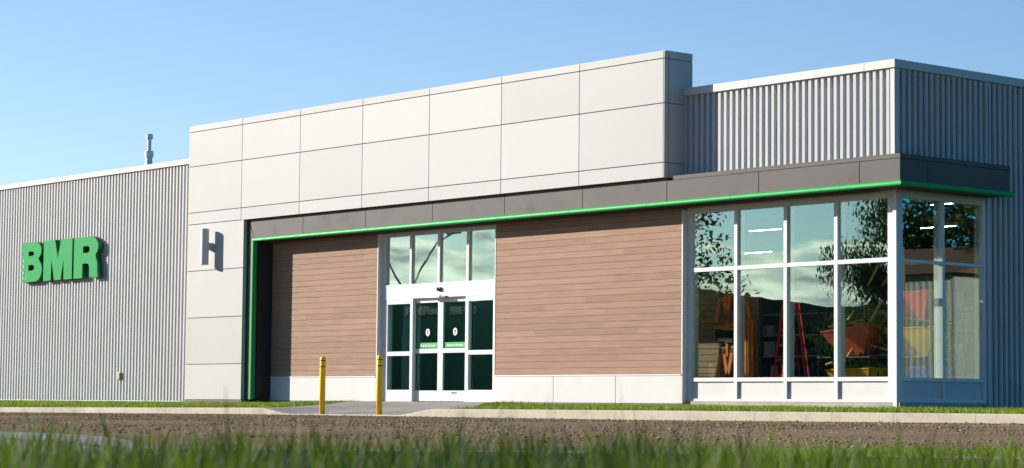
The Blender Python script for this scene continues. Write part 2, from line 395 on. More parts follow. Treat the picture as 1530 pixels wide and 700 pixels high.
def near_lawn():
    n=16000; u=rng.uniform(0,1,n); v=rng.uniform(0,1,n)
    d=9.9+v*3.2; t=np.interp(u,[0,1],[.4,4.6])
    lim=np.clip((t-.9+rng.normal(0,.25,n))/.8,0,1); d=9.9+v*3.0*lim
    fx,fy=-.764,.645; x=fx*d+.645*(t)-.0; y=fy*d+.764*(t)
    k=lim>.05; x,y=x[k],y[k]
    cl=.5+.5*np.sin(x*5+np.sin(y*4))*np.sin(y*6)
    blades('grass',np.stack([x,y,np.full(len(x),-.275)],1),rng.uniform(.05,.10,len(x))*(.7+.6*cl),rng.uniform(.006,.012,len(x)),rng.uniform(.2,.9,len(x)),M['blade_lawn'],np.clip(.2+.5*cl+rng.normal(0,.25,len(x)),0,1),seg=4)['label']='sunlit tufted grass beside the near kerb'
near_lawn()

def long_grass():
    n=15000
    d=rng.uniform(1.9,7.2,n)**1.0; a=np.radians(rng.uniform(-15.5,15.5,n)); yaw=math.radians(-49.82)
    x=np.sin(yaw+a)*d; y=np.cos(yaw+a)*d
    cl=np.sin(x*3.1+1.3*np.sin(y*2.2))*np.sin(y*2.7+x)
    c2=np.sin(np.degrees(a)*1.9+2*np.sin(np.degrees(a)*.7))+.6*np.sin(np.degrees(a)*4.3)
    tip=-.088+.012*cl+.010*c2+rng.normal(0,.028,n)-.004*(d-4)-.022*np.clip((np.degrees(a)-3)/5,0,1)
    tall=rng.uniform(0,1,n)<.03; tip[tall]+=rng.uniform(.015,.065,tall.sum())
    zg=np.full(n,-.30); ln=np.maximum(tip-zg,.08)
    tint=np.clip(.28+.25*cl+rng.normal(0,.28,n)+.22*(np.degrees(a)/14)**2+np.degrees(a)*.006-.06,0,1)
    o=blades('long_grass',np.stack([x,y,zg],1),ln,rng.uniform(.005,.012,n),rng.uniform(.05,.35,n),M['blade_long'],tint,seg=4)
    o['label']='long out of focus grass blades close to the camera'
    # a few tall stems right in front of the lens
    n=26; d=rng.uniform(1.0,1.9,n); a=np.radians(rng.uniform(-14,14,n)); x=np.sin(yaw+a)*d; y=np.cos(yaw+a)*d
    ln=.30-.02+rng.uniform(-.015,.022,n)
    o=blades('tall_grass',np.stack([x,y,np.full(n,-.30)],1),ln,rng.uniform(.004,.007,n),rng.uniform(.05,.2,n),M['blade_long'],rng.uniform(.2,.9,n),seg=4)
    o['label']='tall blurred grass stems nearest to the camera'
long_grass()

def scatter_stones():
    n=85000
    x=rng.uniform(-52,-4,n); y=25.95-16*rng.uniform(0,1,n)**1.1
    az=np.degrees(np.arctan2(x,y)); k=(az>-64)&(az<-35); x,y=x[k],y[k]; n=len(x)
    edge=rng.uniform(0,1,n)<.12; y[edge]=rng.uniform(25.5,25.98,edge.sum())
    row=rng.uniform(0,1,n)<.10; y[row]=19.2+.3*np.sin(x[row]*.4)+rng.normal(0,.35,row.sum())
    s=np.clip(rng.lognormal(-4.85,.45,n),.004,.026); s[edge]*=1.25
    z=np.array([h_ground(a,c) for a,c in zip(x,y)])
    O=np.array([[1,0,0],[0,1,0],[-1,0,0],[0,-1,0],[0,0,.75],[0,0,-.75]],float)
    V=O[None]*rng.uniform(.6,1.35,(n,6,1))*s[:,None,None]*np.stack([rng.uniform(.7,1.4,n),rng.uniform(.7,1.4,n),rng.uniform(.5,1,n)],1)[:,None,:]
    th=rng.uniform(0,6.28,n); c,si=np.cos(th)[:,None],np.sin(th)[:,None]
    X=V[:,:,0]*c-V[:,:,1]*si; Y=V[:,:,0]*si+V[:,:,1]*c
    V=np.stack([X+x[:,None],Y+y[:,None],V[:,:,2]+z[:,None]+.006],2)
    F=np.array([[0,1,4],[1,2,4],[2,3,4],[3,0,4],[1,0,5],[2,1,5],[3,2,5],[0,3,5]])
    F=(np.arange(n)*6)[:,None,None]+F[None]
    t=np.repeat(np.clip(rng.normal(.48,.25,n),0,1),8)
    o=bulk('gravel_stones',V.reshape(-1,3),F.reshape(-1,3),M['stones'],t); tag(o,'loose gravel stones strewn over the brown lot','gravel',kind='stuff')
scatter_stones()

# ------------------------------------------------------------------ the store
YW,YC,YK,YG=30.0,30.10,30.54,30.65
XL0=-78.0; XWL=-47.826; XWR=-31.083; XCOL=-45.36; XE=-25.90; YB=62.0
store=empty('store_building',(-36,30.54,0))
tag(store,'long grey hardware store with ribbed steel walls, white fascia, wood cladding and glazed corner','building')
SO=store.location.copy()
def part(mb,name,mats,parent=None,**kw):
    """part of the store in world coordinates"""
    o=mb.build(name,mats,parent or store,**kw)
    if parent is None: o.location=-SO
    return o

def ribs(b,p0,p1,z0,z1,normal,pitch=.152,depth=.056):
    """trapezoid ribbed sheet from p0 to p1; crests lie on the line p0-p1, flutes go inward"""
    p0=np.array(p0);p1=np.array(p1); Lg=np.linalg.norm(p1-p0); d=(p1-p0)/Lg; n=np.array(normal,float)
    prof=[]; s=0
    while s<Lg:
        prof+=[(s,0),(s+.064,0),(s+.072,depth),(s+.144,depth)]; s+=pitch
    prof=[(min(a,Lg),c) for a,c in prof]+[(Lg,0)]
    vs=[]
    for a,c in prof:
        q=p0+d*a-n*c; vs+=[(q[0],q[1],z0),(q[0],q[1],z1)]
    b.mesh(vs,[(2*i,2*i+2,2*i+3,2*i+1) for i in range(len(prof)-1)])
b=MB(); ribs(b,(XL0,YK),(XWL+.02,YK),.075,5.97,(0,-1)); part(b,'ribbed_wall',M['cladding'])
b=MB(); ribs(b,(XWR-.02,YK),(XE-.08,YK),4.30,5.955,(0,-1)); part(b,'ribbed_wall',M['cladding'])
b=MB(); ribs(b,(XE,YK+.08),(XE,33.12),4.2,5.955,(1,0),pitch=.152); ribs(b,(XE,33.14),(XE,YB),.03,5.955,(1,0)); part(b,'ribbed_wall',M['cladding'])
# corner and edge trims of the ribbed steel
for nm,a,c in (('corner_trim',(XE-.085,YK-.012,4.3),(XE+.012,YK+.085,5.952)),('base_flashing',(XL0,YK-.012,.05),(XWL,YK+.03,.073)),('corner_trim',(XWL-.05,YK-.006,.08),(XWL-.003,YK+.03,5.96)),('corner_trim',(XE-.06,33.10,.03),(XE+.004,33.138,4.2))):
    b=MB(); b.box(a,c); part(b,nm,M['coping'],bevel=.004)
# blind walls, roof
b=MB(); b.box((XL0,YK+.06,0),(XWL-.02,YK+.25,5.9)); b.box((XL0,YB-.2,0),(XE-.1,YB,5.9)); b.box((XL0,YK+.25,0),(XL0+.2,YB-.2,5.9)); b.box((XE-.25,33.2,-.1),(XE-.045,YB-.2,5.9)); b.box((XWR-.6,YK+.06,4.45),(XE-.06,YK+.2,5.9)); b.box((XE-.2,YK+.2,4.45),(XE-.05,33.2,5.9))
b.box((XWL,YK-.2,.1),(-44.95,YK+.3,5.9)); b.box((-44.95,YK+.045,4.0),(XWR-.6,YK+.3,5.9)); b.box((-44.95,YK+.03,.05),(-40.78,YK+.2,4.0)); b.box((-36.68,YK+.03,.05),(-31.14,YK+.2,4.0))
part(b,'inner_wall',M['interior_back'])
b=MB(); b.box((XL0,YK+.05,5.80),(XE-.05,YB-.01,5.88)); roof=part(b,'roof',M['roof_membrane'])
b=MB()
cx,cy=-54.68,33.0
b.lathe([(.105,5.9),(.105,6.6),(.085,6.80)],(cx,cy),20); b.lathe([(.09,6.785),(.122,6.79),(.122,6.97),(.09,6.975)],(cx,cy),20); b.lathe([(.056,6.97),(.056,7.32)],(cx,cy),18); b.lathe([(.06,7.295),(.095,7.30),(.095,7.42),(.075,7.44)],(cx,cy),20)
ch=b.build('chimney',M['steel'],roof,smooth=False)
b=MB(); b.box((cx-.75,cy-.3,5.88),(cx+.2,cy+.3,6.50)); b.build('chimney_curb',M['coping'],roof)
# copings
b=MB(); xs_=[XL0]+list(np.arange(-76.0,XWL,3.05))+[XWL+.0]
for xa,xb in zip(xs_[:-1],xs_[1:]): b.box((xa,YK-.045,5.968),(xb-.004,YK+.3,6.098)); b.box((xb-.05,YK-.0475,5.966),(xb+.0,YK+.05,6.0995))
part(b,'coping',M['coping'],bevel=.004)
b=MB(); xs_=[-31.08,-29.35,-26.55,XE+.045]
for k,(xa,xb) in enumerate(zip(xs_[:-1],xs_[1:])): b.box((xa,YK-.045,5.953),(xb-(.004 if k<2 else 0),YK+.3,6.10))
ys_=[YK+.3,33.9,36.9,39.9,42.9,45.9,YB]
for ya,yb in zip(ys_[:-1],ys_[1:]): b.box((XE-.3,ya+.003,5.953),(XE+.045,yb,6.10))
part(b,'coping',M['coping'],bevel=.004)

# white fascia: composite panels with open joints over a dark backing
JX=[-47.826,-45.486,-43.093,-40.690,-38.297,-35.90,-33.50,-31.11]
JZ=[4.36,4.648,5.782,6.636,6.779]; G=.008
b=MB()
for i in range(7):
    for j in range(4):
        if i==0 and j==0: continue
        b.box((JX[i]+(G if i else 0),YW,JZ[j]+(G if j or i==0 else 0)),(JX[i+1]-G,YW+.03,JZ[j+1]-(G if j<3 else 0)),0,random.random())
ZC=[.105,.957,2.08,3.221,4.36,4.648]
for j in range(5): b.box((JX[0],YW,ZC[j]+G),(XCOL if j<4 else JX[1]-G,YW+.03,ZC[j+1]-G),0,random.random())
# corner strip and return on the right end
b.box((-31.11+.004,YW+.0005,4.36),(XWR,YW+.03,4.648-G),0,random.random())
for j in range(1,4): b.box((-31.11+.004,YW+.0005,JZ[j]+G),(XWR,YW+.03,JZ[j+1]-(G if j<3 else 0)),0,random.random())
for j in range(4):
    for ya,yb in ((YW+.031,YW+.105),(YW+.123,YW+.745)): b.box((XWR-.03,ya,JZ[j]+(G if j else 0)),(XWR,yb,JZ[j+1]-(G if j<3 else 0)),0,random.random())
for j in range(4): b.box((XCOL-.03,YW+.031,ZC[j]+G),(XCOL,YW+.12,ZC[j+1]-G),0,random.random())   # return of the column
b.box((JX[0],YW+.031,ZC[0]),(JX[0]+.03,YK+.05,6.779),0,random.random())
part(b,'white_fascia',M['white_panel'],bevel=.003)
b=MB(); b.box((JX[0]+.02,YW+.024,4.37),(XWR-.012,YW+.5,6.765)); b.box((JX[0]+.02,YW+.0245,.11),(XCOL-.012,YW+.5,4.369)); b.box((JX[0]+.02,YW+.5,5.9),(XWR-.012,YW+.735,6.764))
part(b,'fascia_backing',M['joint'])
b=MB(); b.box((JX[0]-.01,YW+.032,6.7785),(XWR+.0,YW+.75,6.79)); part(b,'fascia_cap',M['coping'])

# charcoal canopy: band panels, leg, side return, soffit
XB=-25.41; YE=33.10
b=MB(); g=.007
bx=[-45.30,-43.07,-40.67,-38.28,-35.89,-33.50,-31.11,-28.72,-26.32,XB]
for i,(xa,xb) in enumerate(zip(bx[:-1],bx[1:])):
    z0,z1=3.918,4.30
    xl=xa+(g if i else 0); xr=xb-(g if i<8 else .03)
    if i==0:   # mitred to the leg
        v=[(-45.30,YC,4.40),(xr,YC,4.40),(xr,YC,3.918),(-45.06,YC,3.918)]
        w=[(x,y+.03,z) for x,y,z in v]; b.mesh(v+w,[(0,3,2,1),(4,5,6,7),(0,1,5,4),(1,2,6,5),(2,3,7,6),(3,0,4,7)])
    else: b.box((xl,YC,z0),(xr,YC+.03,4.40 if xb<-31 else z1))
v=[(-45.305,YC,4.385),(-45.065,YC,3.905),(-45.065,YC,.12),(-45.305,YC,.12)]; w=[(x,y+.03,z) for x,y,z in v]
b.mesh(v+w,[(0,3,2,1),(4,5,6,7),(0,1,5,4),(1,2,6,5),(2,3,7,6),(3,0,4,7)])
for ya,yb in ((YC,30.81),(30.81+g*2,YE)): b.box((XB-.03,ya,3.918),(XB,yb,4.30))
b.box((-28,YE-.03,3.918),(XB-.031,YE,4.30)); 
# top flashing strip, a little proud
b.box((-30.95,YC-.006,4.305),(-29.4,YC+.05,4.383)); b.box((-29.396,YC-.008,4.307),(XB+.008,YC+.05,4.385)); b.box((XB-.05,YC+.051,4.307),(XB+.008,YE+.006,4.385))
b.box((-31.0,YC+.051,4.36),(XB-.051,YK-.003,4.375)); b.box((XE+.003,YK-.001,4.36),(XB-.051,YE-.031,4.375))
part(b,'canopy',M['dark_panel'],bevel=.002)
b=MB(); b.box((-45.29,YC+.012,.13),(-44.945,YK+.05,4.39)); b.box((-44.944,YC+.012,3.86),(XB-.013,YC+.06,4.30)); b.box((XB-.06,YC+.061,3.86),(XB-.012,YE-.012,4.29)); b.box((-45.34,YW+.09,.13),(-45.292,YW+.4,4.37))
part(b,'canopy_backing',M['black'])
b=MB(); b.box((-44.943,YC+.03,3.842),(XB-.02,YK+.30,3.858)); b.box((XE-.02,YK+.301,3.842),(XB-.02,YE-.02,3.858)); b.box((-44.943,YK-.09,3.80),(XE-.3,YK-.02,3.84)); b.box((-44.93,YK-.20,3.815),(XE-.2,YK-.16,3.841))
part(b,'soffit',M['dark_panel'])
b=MB(); b.box((-44.941,YC+.04,.14),(-44.925,YK-.003,3.84)); part(b,'portal_reveal',M['reveal'])
# gloss green bull-nose trim, sections of about 2.2 m
prof=[(0,3.917),(.05,3.914),(.08,3.902),(.092,3.882),(.095,3.86),(.092,3.836),(.08,3.828),(-.03,3.828)]   # (outward, z)
b=MB()
def zx(z): return -45.06+(3.9165-z)*1.25
gx=[None,-42.708,-40.467,-38.241,-36.01,-33.80,-31.574,-29.36,-27.146,None]
for i in range(9):
    xa,xb=gx[i],gx[i+1]; vs=[]
    for o_,z in prof:
        vs.append((zx(z) if xa is None else xa+.004, YC-o_, z)); vs.append(((XB+o_) if xb is None else xb-.004, YC-o_, z))
    b.mesh(vs,[(2*k,2*k+2,2*k+3,2*k+1) for k in range(len(prof)-1)])
for ya,yb in ((None,32.44),(32.448,YE)):
    vs=[]
    for o_,z in prof: vs.append((XB+o_,YC-o_ if ya is None else ya,z)); vs.append((XB+o_,yb,z))
    b.mesh(vs,[(2*k,2*k+2,2*k+3,2*k+1) for k in range(len(prof)-1)])
    if yb==YE: b.face([(XB+o_,YE,z) for o_,z in prof])
for za,zb in ((None,2.42),(2.412,.125)):
    vs=[]
    for o_,z in prof: vs.append((zx(z),YC-o_,z if za is None else za)); vs.append((zx(z),YC-o_,zb))
    b.mesh(vs,[(2*k,2*k+1,2*k+3,2*k+2) for k in range(len(prof)-1)])
part(b,'green_trim',M['green'],smooth=True)

# wood cladding in two fields
def planks(x0,x1,z0,z1):
    b=MB(); h=.1295; z=z0
    while z<z1-.01:
        zt=min(z+h,z1); x=x0; first=True
        while x<x1-.01:
            ln=random.uniform(1.0,4.0) if first else random.choice([2.44,3.05,3.66]); first=False
            xe=min(x+ln,x1)
            if x1-xe<.5: xe=x1
            t=min(max(random.gauss(.5,.2),0),1); g=.0012 if xe<x1 else 0
            ya=YK; b.mesh([(x,ya+.010,z),(xe-g,ya+.010,z),(xe-g,ya+.002,z+.006),(x,ya+.002,z+.006),(x,ya,zt-.009),(xe-g,ya,zt-.009),(xe-g,ya+.003,zt-.005),(x,ya+.003,zt-.005),(xe-g,ya+.010,zt-.005),(x,ya+.010,zt-.005)],
                          [(0,1,2,3),(3,2,5,4),(4,5,6,7),(7,6,8,9)],0,t)
            x=xe
        z=zt
    b.box((x0-.001,YK+.0105,z0),(x1+.001,YK+.028,z1),0,.0)
    return b
W1=(-44.92,-40.79); W2=(-36.675,-31.145)
for x0,x1 in (W1,W2): part(planks(x0,x1,.66,3.84),'wood_cladding',M['wood'])
for a,c in (((W1[1]+.001,YK-.006,.10),(W1[1]+.03,YG+.02,3.84)),((W2[0]-.03,YK-.006,.12),(W2[0]-.001,YG+.02,3.84)),((W2[1]+.001,YK-.006,.10),(W2[1]+.03,YG+.02,3.78)),((W1[0],YK-.02,.63),(W1[1],YK+.025,.657)),((W2[0],YK-.02,.63),(W2[1],YK+.025,.657))):
    b=MB(); b.box(a,c); part(b,'edge_trim',M['frame'],bevel=.002)
for x0,x1 in ((W1[0],W1[1]),(W2[0],-34.825),(-34.813,-32.98),(-32.968,W2[1])):
    b=MB(); b.box((x0,YK-.008,.10),(x1,YK+.025,.629)); part(b,'base_panel',M['base_panel'],bevel=.003)
for a,c in (((W1[0],YK-.0,.06),(W1[1],YK+.02,.10)),((W2[0],YK-.0,.06),(W2[1],YK+.02,.10)),((XWL,YW+.02,.05),(XCOL,YW+.1,.10))):
    b=MB(); b.box(a,c); part(b,'base_flashing',M['joint'])
b=MB(); b.box((-31.12,YG-.03,-.4),(XE+.03,YG+.25,.145)); b.box((XE-.22,YG+.251,-.4),(XE+.03,33.12,.145)); b.box((XE-.2,33.121,-.4),(XE-.02,YB,.028)); b.box((XL0,YK+.03,-.4),(-31.121,YK+.24,.059))
part(b,'foundation',M['foundation'])
b=MB(); b.box((XE-.10,YG-.05,-.2),(XE-.02,YG+.08,3.84)); part(b,'corner_post',M['frame'],bevel=.003)

# ---- glazing helpers
DEP=.20
def pane(b,x0,x1,z0,z1,y): b.box((x0,y,z0),(x1,y+.010,z1))
def window_front():
    top=3.71; y=YG
    w=empty('window'); w.parent=store; w.location=Vector((0,0,0))-SO
    f=MB()
    mull=[(-31.115,-31.005),(-29.872,-29.79),(-28.622,-28.537),(-27.40,-27.316),(-26.158,-26.03)]
    for a,c in mull: f.box((a,y,.146),(c,y+DEP,3.84))
    for (a0,a1),(c0,c1) in zip(mull[:-1],mull[1:]):
        f.box((a1,y+.002,.146),(c0,y+.12,.19)); f.box((a1,y+.002,.511),(c0,y+.12,.585)); f.box((a1,y+.002,2.585),(c0,y+.12,2.662)); f.box((a1,y+.002,3.70),(c0,y+.12,3.84))
    f.build('frame',M['frame'],w,bevel=.003)
    for (a0,a1),(c0,c1) in zip(mull[:-1],mull[1:]):
        for z0,z1 in ((.585,2.585),(2.662,3.70)):
            p=MB(); pane(p,a1+.001,c0-.001,z0+.001,z1-.001,y+.045); p.build('pane',M['glass'],w)
        p=MB(); p.box((a1+.001,y+.045,.191),(c0-.001,y+.06,.510)); p.build('sill_panel',M['base_panel'],w)
window_front()
def window_side():
    x=-25.93; w=empty('window'); w.parent=store; w.location=Vector((0,0,0))-SO
    f=MB(); mull=[(30.717,30.785),(31.855,31.919),(32.987,33.073)]
    for a,c in mull: f.box((x-DEP,a,.146),(x,c,3.84))
    for (a0,a1),(c0,c1) in zip(mull[:-1],mull[1:]):
        for z0,z1 in ((.146,.205),(.515,.58),(2.58,2.635),(3.70,3.84)): f.box((x-.12,a1,z0),(x-.002,c0,z1))
    f.build('frame',M['frame'],w,bevel=.003)
    for (a0,a1),(c0,c1) in zip(mull[:-1],mull[1:]):
        for z0,z1 in ((.58,2.58),(2.635,3.70)):
            p=MB(); p.box((x-.055,a1+.001,z0+.001),(x-.045,c0-.001,z1-.001)); p.build('pane',M['side_glass'],w)
        p=MB(); p.box((x-.06,a1+.001,.206),(x-.045,c0-.001,.514)); p.build('sill_panel',M['base_panel'],w)
window_side()
def transom():
    y=YG; w=empty('window'); w.parent=store; w.location=Vector((0,0,0))-SO
    f=MB(); mull=[(-40.757,-40.645),(-39.766,-39.697),(-38.782,-38.703),(-37.788,-37.712),(-36.84,-36.71)]
    for a,c in mull: f.box((a,y,2.665),(c,y+.15,3.84))
    f.box((-40.757,y-.01,2.59),(-36.71,y+.15,2.664)); 
    for (a0,a1),(c0,c1) in zip(mull[:-1],mull[1:]): f.box((a1,y+.002,3.73),(c0,y+.12,3.84))
    f.build('frame',M['frame'],w,bevel=.003)
    for (a0,a1),(c0,c1) in zip(mull[:-1],mull[1:]):
        p=MB(); pane(p,a1+.001,c0-.001,2.666,3.729,y+.045); p.build('pane',M['glass'],w)
transom()

# ---- flat outlines and lettering
def curve_mesh(name,splines,depth,mats,parent=None,bev=0.0):
    """splines in (x,z); extruded along y (front at y=-depth/2)"""
    c=bpy.data.curves.new(name,'CURVE'); c.dimensions='2D'; c.fill_mode='BOTH'; c.extrude=depth/2; c.bevel_depth=bev; c.bevel_resolution=1; c.offset=-bev
    for sp in splines:
        s=c.splines.new('POLY'); s.points.add(len(sp)-1); s.use_cyclic_u=True
        for p,(x,z) in zip(s.points,sp): p.co=(x,z,0,1)
    t=bpy.data.objects.new('tmp',c); col.objects.link(t); dg=bpy.context.evaluated_depsgraph_get(); dg.update()
    me=bpy.data.meshes.new_from_object(t.evaluated_get(dg)); bpy.data.objects.remove(t); bpy.data.curves.remove(c)
    me.transform(Matrix.Rotation(math.pi/2,4,'X')); me.materials.clear()
    for m in mats: me.materials.append(m)
    if len(mats)>1:
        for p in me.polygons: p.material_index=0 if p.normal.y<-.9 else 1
    me.name=name; o=bpy.data.objects.new(name,me); col.objects.link(o)
    if parent: o.parent=parent
    return o
def text_mesh(name,txt,size,mat_,parent=None,bold=.0,depth=.004,sx=1.0,align='LEFT',shear=0):
    c=bpy.data.curves.new(name,'FONT'); c.body=txt; c.size=size; c.extrude=depth/2; c.offset=bold; c.align_x=align; c.shear=shear
    t=bpy.data.objects.new('tmp',c); col.objects.link(t); dg=bpy.context.evaluated_depsgraph_get(); dg.update()
    me=bpy.data.meshes.new_from_object(t.evaluated_get(dg)); bpy.data.objects.remove(t); bpy.data.curves.remove(c)
    me.transform(Matrix.Rotation(math.pi/2,4,'X')@Matrix.Diagonal((sx,1,1,1))); me.materials.clear(); me.materials.append(mat_); me.name=name
    o=bpy.data.objects.new(name,me); col.objects.link(o)
    if parent: o.parent=parent
    return o

# ---- entrance
def entrance():
    y=YG
    # header with the motion sensors
    h=MB(); h.box((-40.757,y-.006,2.345),(-36.71,y+.16,2.589)); hd=part(h,'door_header',M['frame'],bevel=.003)
    s=MB(); s.box((-38.74,y-.05,2.48),(-38.62,y-.007,2.56)); s.tube([(-38.68,y-.05,2.52),(-38.68,y-.075,2.505)],.03,10); s.build('motion_sensor',M['black'],hd)
    s=MB(); s.box((-39.02,y-.07,2.335),(-38.62,y-.0065,2.385)); s.build('sensor_bar',M['frame'],hd)
    s=MB(); s.box((-38.619,y-.06,2.332),(-38.42,y-.0065,2.368)); s.build('sensor_bar',M['black'],hd)
    # fixed sidelites
    for a0,a1,c0,c1 in ((-40.757,-40.54,-39.725,-39.63),(-37.80,-37.70,-36.883,-36.71)):
        f=MB(); f.box((a0,y,.10),(a1,y+.14,2.344)); f.box((c0,y,.10),(c1,y+.14,2.344))
        for z0,z1 in ((.10,.352),(1.099,1.192),(2.235,2.344)): f.box((a1,y+.002,z0),(c0,y+.10,z1))
        fr=part(f,'sidelite',M['frame'],bevel=.003)
        for z0,z1 in ((.353,1.098),(1.193,2.234)):
            p=MB(); pane(p,a1+.001,c0-.001,z0,z1,y+.04); p.build('pane',M['door_glass'],fr)
    # sliding leaves, set back
    yl=y+.09
    for k,(a0,a1,c0,c1) in enumerate(((-39.72,-39.63,-38.855,-38.738),(-38.734,-38.675,-37.915,-37.70))):
        f=MB(); f.box((a0,yl,.115),(a1,yl+.045,2.344)); f.box((c0,yl,.115),(c1,yl+.045,2.344))
        for z0,z1 in ((.115,.338),(1.149,1.246),(2.245,2.344)): f.box((a1,yl+.001,z0),(c0,yl+.044,z1))
        lf=part(f,'sliding_door',M['frame'],bevel=.002)
        for z0,z1 in ((.339,1.148),(1.247,2.244)):
            p=MB(); pane(p,a1+.001,c0-.001,z0,z1,yl+.018); p.build('pane',M['door_glass'],lf)
        # green welcome sticker and oval arrow sticker on the glass
        cx=(a1+c0)/2+.02; st=MB(); xr=c0-.012; st.box((a1+.06,yl+.0135,1.262),(xr,yl+.0165,1.375)); sk=st.build('welcome_sticker',M['green'],lf)
        t=text_mesh('lettering','Bienvenue chez vous',.075,M['white_vinyl'],lf,bold=.0022,depth=.001,sx=.84,align='CENTER'); t.location=((a1+.06+xr)/2,yl+.0120,1.292)
        n=28; el=lambda rx,rz,zc:[(cx+rx*math.cos(2*math.pi*i/n),zc+rz*math.sin(2*math.pi*i/n)) for i in range(n)]
        ov=curve_mesh('oval_sticker',[el(.070,.082,1.60)],.002,[M['white_vinyl']],lf); ov.location=(0,yl+.0155,0)
        ar=[(cx,1.662),(cx+.042,1.605),(cx+.016,1.605),(cx+.016,1.545),(cx,1.535),(cx-.016,1.545),(cx-.016,1.605),(cx-.042,1.605)]
        ax=curve_mesh('arrow_mark',[ar],.0015,[M['black']],lf); ax.location=(0,yl+.0135,0)
        lb=MB(); lb.box((cx-.10,yl-.0015,.275),(cx+.10,yl+.0005,.305)); lb.build('rail_label',M['black'] if k else M['lamp_metal'],lf)
    tr=MB(); tr.box((-39.63,yl+.046,.10),(-37.80,yl+.14,.114)); part(tr,'threshold',M['steel'])
entrance()

# ---- interior shell
IX0,IX1,IY1=-52.0,XE-.26,47.0
b=MB(); b.box((IX0,YK+.31,0),(IX1,IY1,.10)); b.box((-40.8,YK+.05,0),(-36.7,YK+.309,.0995)); part(b,'interior_floor',M['interior_floor'])
b=MB(); b.box((IX0,YK+.31,4.45),(IX1,IY1,4.55)); part(b,'interior_ceiling',M['ceiling'])
b=MB(); b.box((IX0,IY1,.1),(IX1,IY1+.1,4.45)); b.box((IX0,YK+.31,.1),(IX0+.1,IY1,4.45)); b.box((IX1-.05,33.4,.101),(IX1,IY1-.01,4.44)); part(b,'back_wall',M['interior_back'])
for a,c in (((-50.0,35.3,.1),(-39.3,35.45,4.44)),):
    b=MB(); b.box(a,c); part(b,'partition',M['interior_wall'])

# ------------------------------------------------------------------ things on and in the store
def B_letter():
    # unit box 0..1 ; notched left edge (speed stripes that grow towards the bottom)
    out=[(0.02,1.0)]
    def arc(cx,cz,rx,rz,a0,a1,n=10): return [(cx+rx*math.cos(math.radians(a0+(a1-a0)*i/n)),cz+rz*math.sin(math.radians(a0+(a1-a0)*i/n))) for i in range(n+1)]
    out+=arc(.64,.77,.32,.23,90,-55,12)
    out+=arc(.66,.29,.34,.29,50,-90,14)
    out+=[(0.0,0.0)]
    e=0.0
    for z0,ln in ((.075,.21),(.225,.175),(.375,.14),(.525,.09),(.675,.05),(.825,.02)):
        out+=[(.0,z0),(ln,z0),(ln,z0+.068),(.0,z0+.068)]
    h1=[(.34,.655)]+arc(.52,.71,.08,.055,-90,90,6)+[(.34,.765)]
    h2=[(.34,.285)]+arc(.53,.355,.09,.07,-90,90,6)+[(.34,.425)]
    return [out,h1,h2]
def M_letter():
    return [[(0,0),(0,1),(.40,1),(.495,.52),(.60,1),(1,1),(1,0),(.715,0),(.70,.50),(.62,0),(.385,0),(.285,.52),(.27,0)]]
def R_letter():
    def arc(cx,cz,rx,rz,a0,a1,n=10): return [(cx+rx*math.cos(math.radians(a0+(a1-a0)*i/n)),cz+rz*math.sin(math.radians(a0+(a1-a0)*i/n))) for i in range(n+1)]
    out=[(0,0),(0,1)]+arc(.66,.745,.32,.255,90,-50,14)+[(.90,.46),(.945,.36),(.955,.18),(.965,.07),(1.0,0),(.655,0)]
    out+=[(.635,.07),(.63,.22)]+[(.62,.29),(.585,.335),(.53,.35),(.355,.35),(.355,0)]
    h=[(.37,.61)]+arc(.55,.69,.085,.08,-90,90,6)+[(.37,.77)]
    return [out,h]
sign=empty('store_sign',(-54.8,YK-.02,3.29)); tag(sign,'big green raised letter sign on the ribbed left wall','sign')
for nm,fn,x0,x1 in (('letter_b',B_letter,-56.92,-55.77),('letter_m',M_letter,-55.69,-54.13),('letter_r',R_letter,-54.04,-52.74)):
    sp=[[(x0+(x1-x0)*u+54.8,1.09*v) for u,v in s] for s in fn()]
    o=curve_mesh('letter',sp,.14,[M['sign_green'],M['sign_side']],sign,bev=.004); o.location=(0,-.075,0)

lamp=empty('wall_lamp',(-46.73,YW,3.77)); tag(lamp,'upright cylindrical metal wall lamp on the white column','wall lamp')
b=MB(); b.lathe([(.095,-.435),(.10,-.43),(.10,.43),(.095,.435)],(0,-.20),32); b.build('lamp_body',M['lamp_metal'],lamp)
b=MB(); b.box((-.045,-.11,-.08),(.045,-.012,.10)); b.box((-.06,-.012,-.10),(.06,-.001,.12)); b.build('bracket',M['lamp_metal'],lamp,bevel=.004)

ob=empty('outlet_box',(-51.80,YK,.62)); tag(ob,'small beige weatherproof outlet box low on the ribbed wall','outlet')
b=MB(); b.box((-.065,-.06,0),(.065,0,.165)); b.build('cover',M['outlet'],ob,bevel=.008)
b=MB(); b.box((-.072,-.05,.166),(.072,.0,.178)); b.build('hood',M['coping'],ob)
b=MB(); b.tube([(0,-.03,-.04),(0,-.03,.0)],.015,8); b.build('conduit',M['pole_steel'],ob)

def bollard(x,label):
    o=empty('bollard',(x,26.24,z_kerb(x)-.002)); tag(o,label,'bollard','yellow bollards at the walkway kerb')
    return o
r=.058; H=1.135
bo=bollard(-36.79,'yellow bollard with two red bands in front of the wood cladding')
b=MB(); b.lathe([(r,0),(r,H-.06),(r*.93,H-.035),(r*.72,H-.012),(r*.4,H-.002),(.001,H)],(0,0),24); b.build('post',M['yellow'],bo,smooth=True)
for z in (H-.095,H-.215):
    b=MB(); b.lathe([(r+.0005,z),(r+.002,z+.003),(r+.002,z+.019),(r+.0005,z+.022)],(0,0),24); b.build('band',M['red_band'],bo,smooth=True)
b2=copy_tree(bo); b2.location=(-34.93,26.24,z_kerb(-34.93)-.002); b2['label']='yellow bollard with two red bands beside the sliding doors'

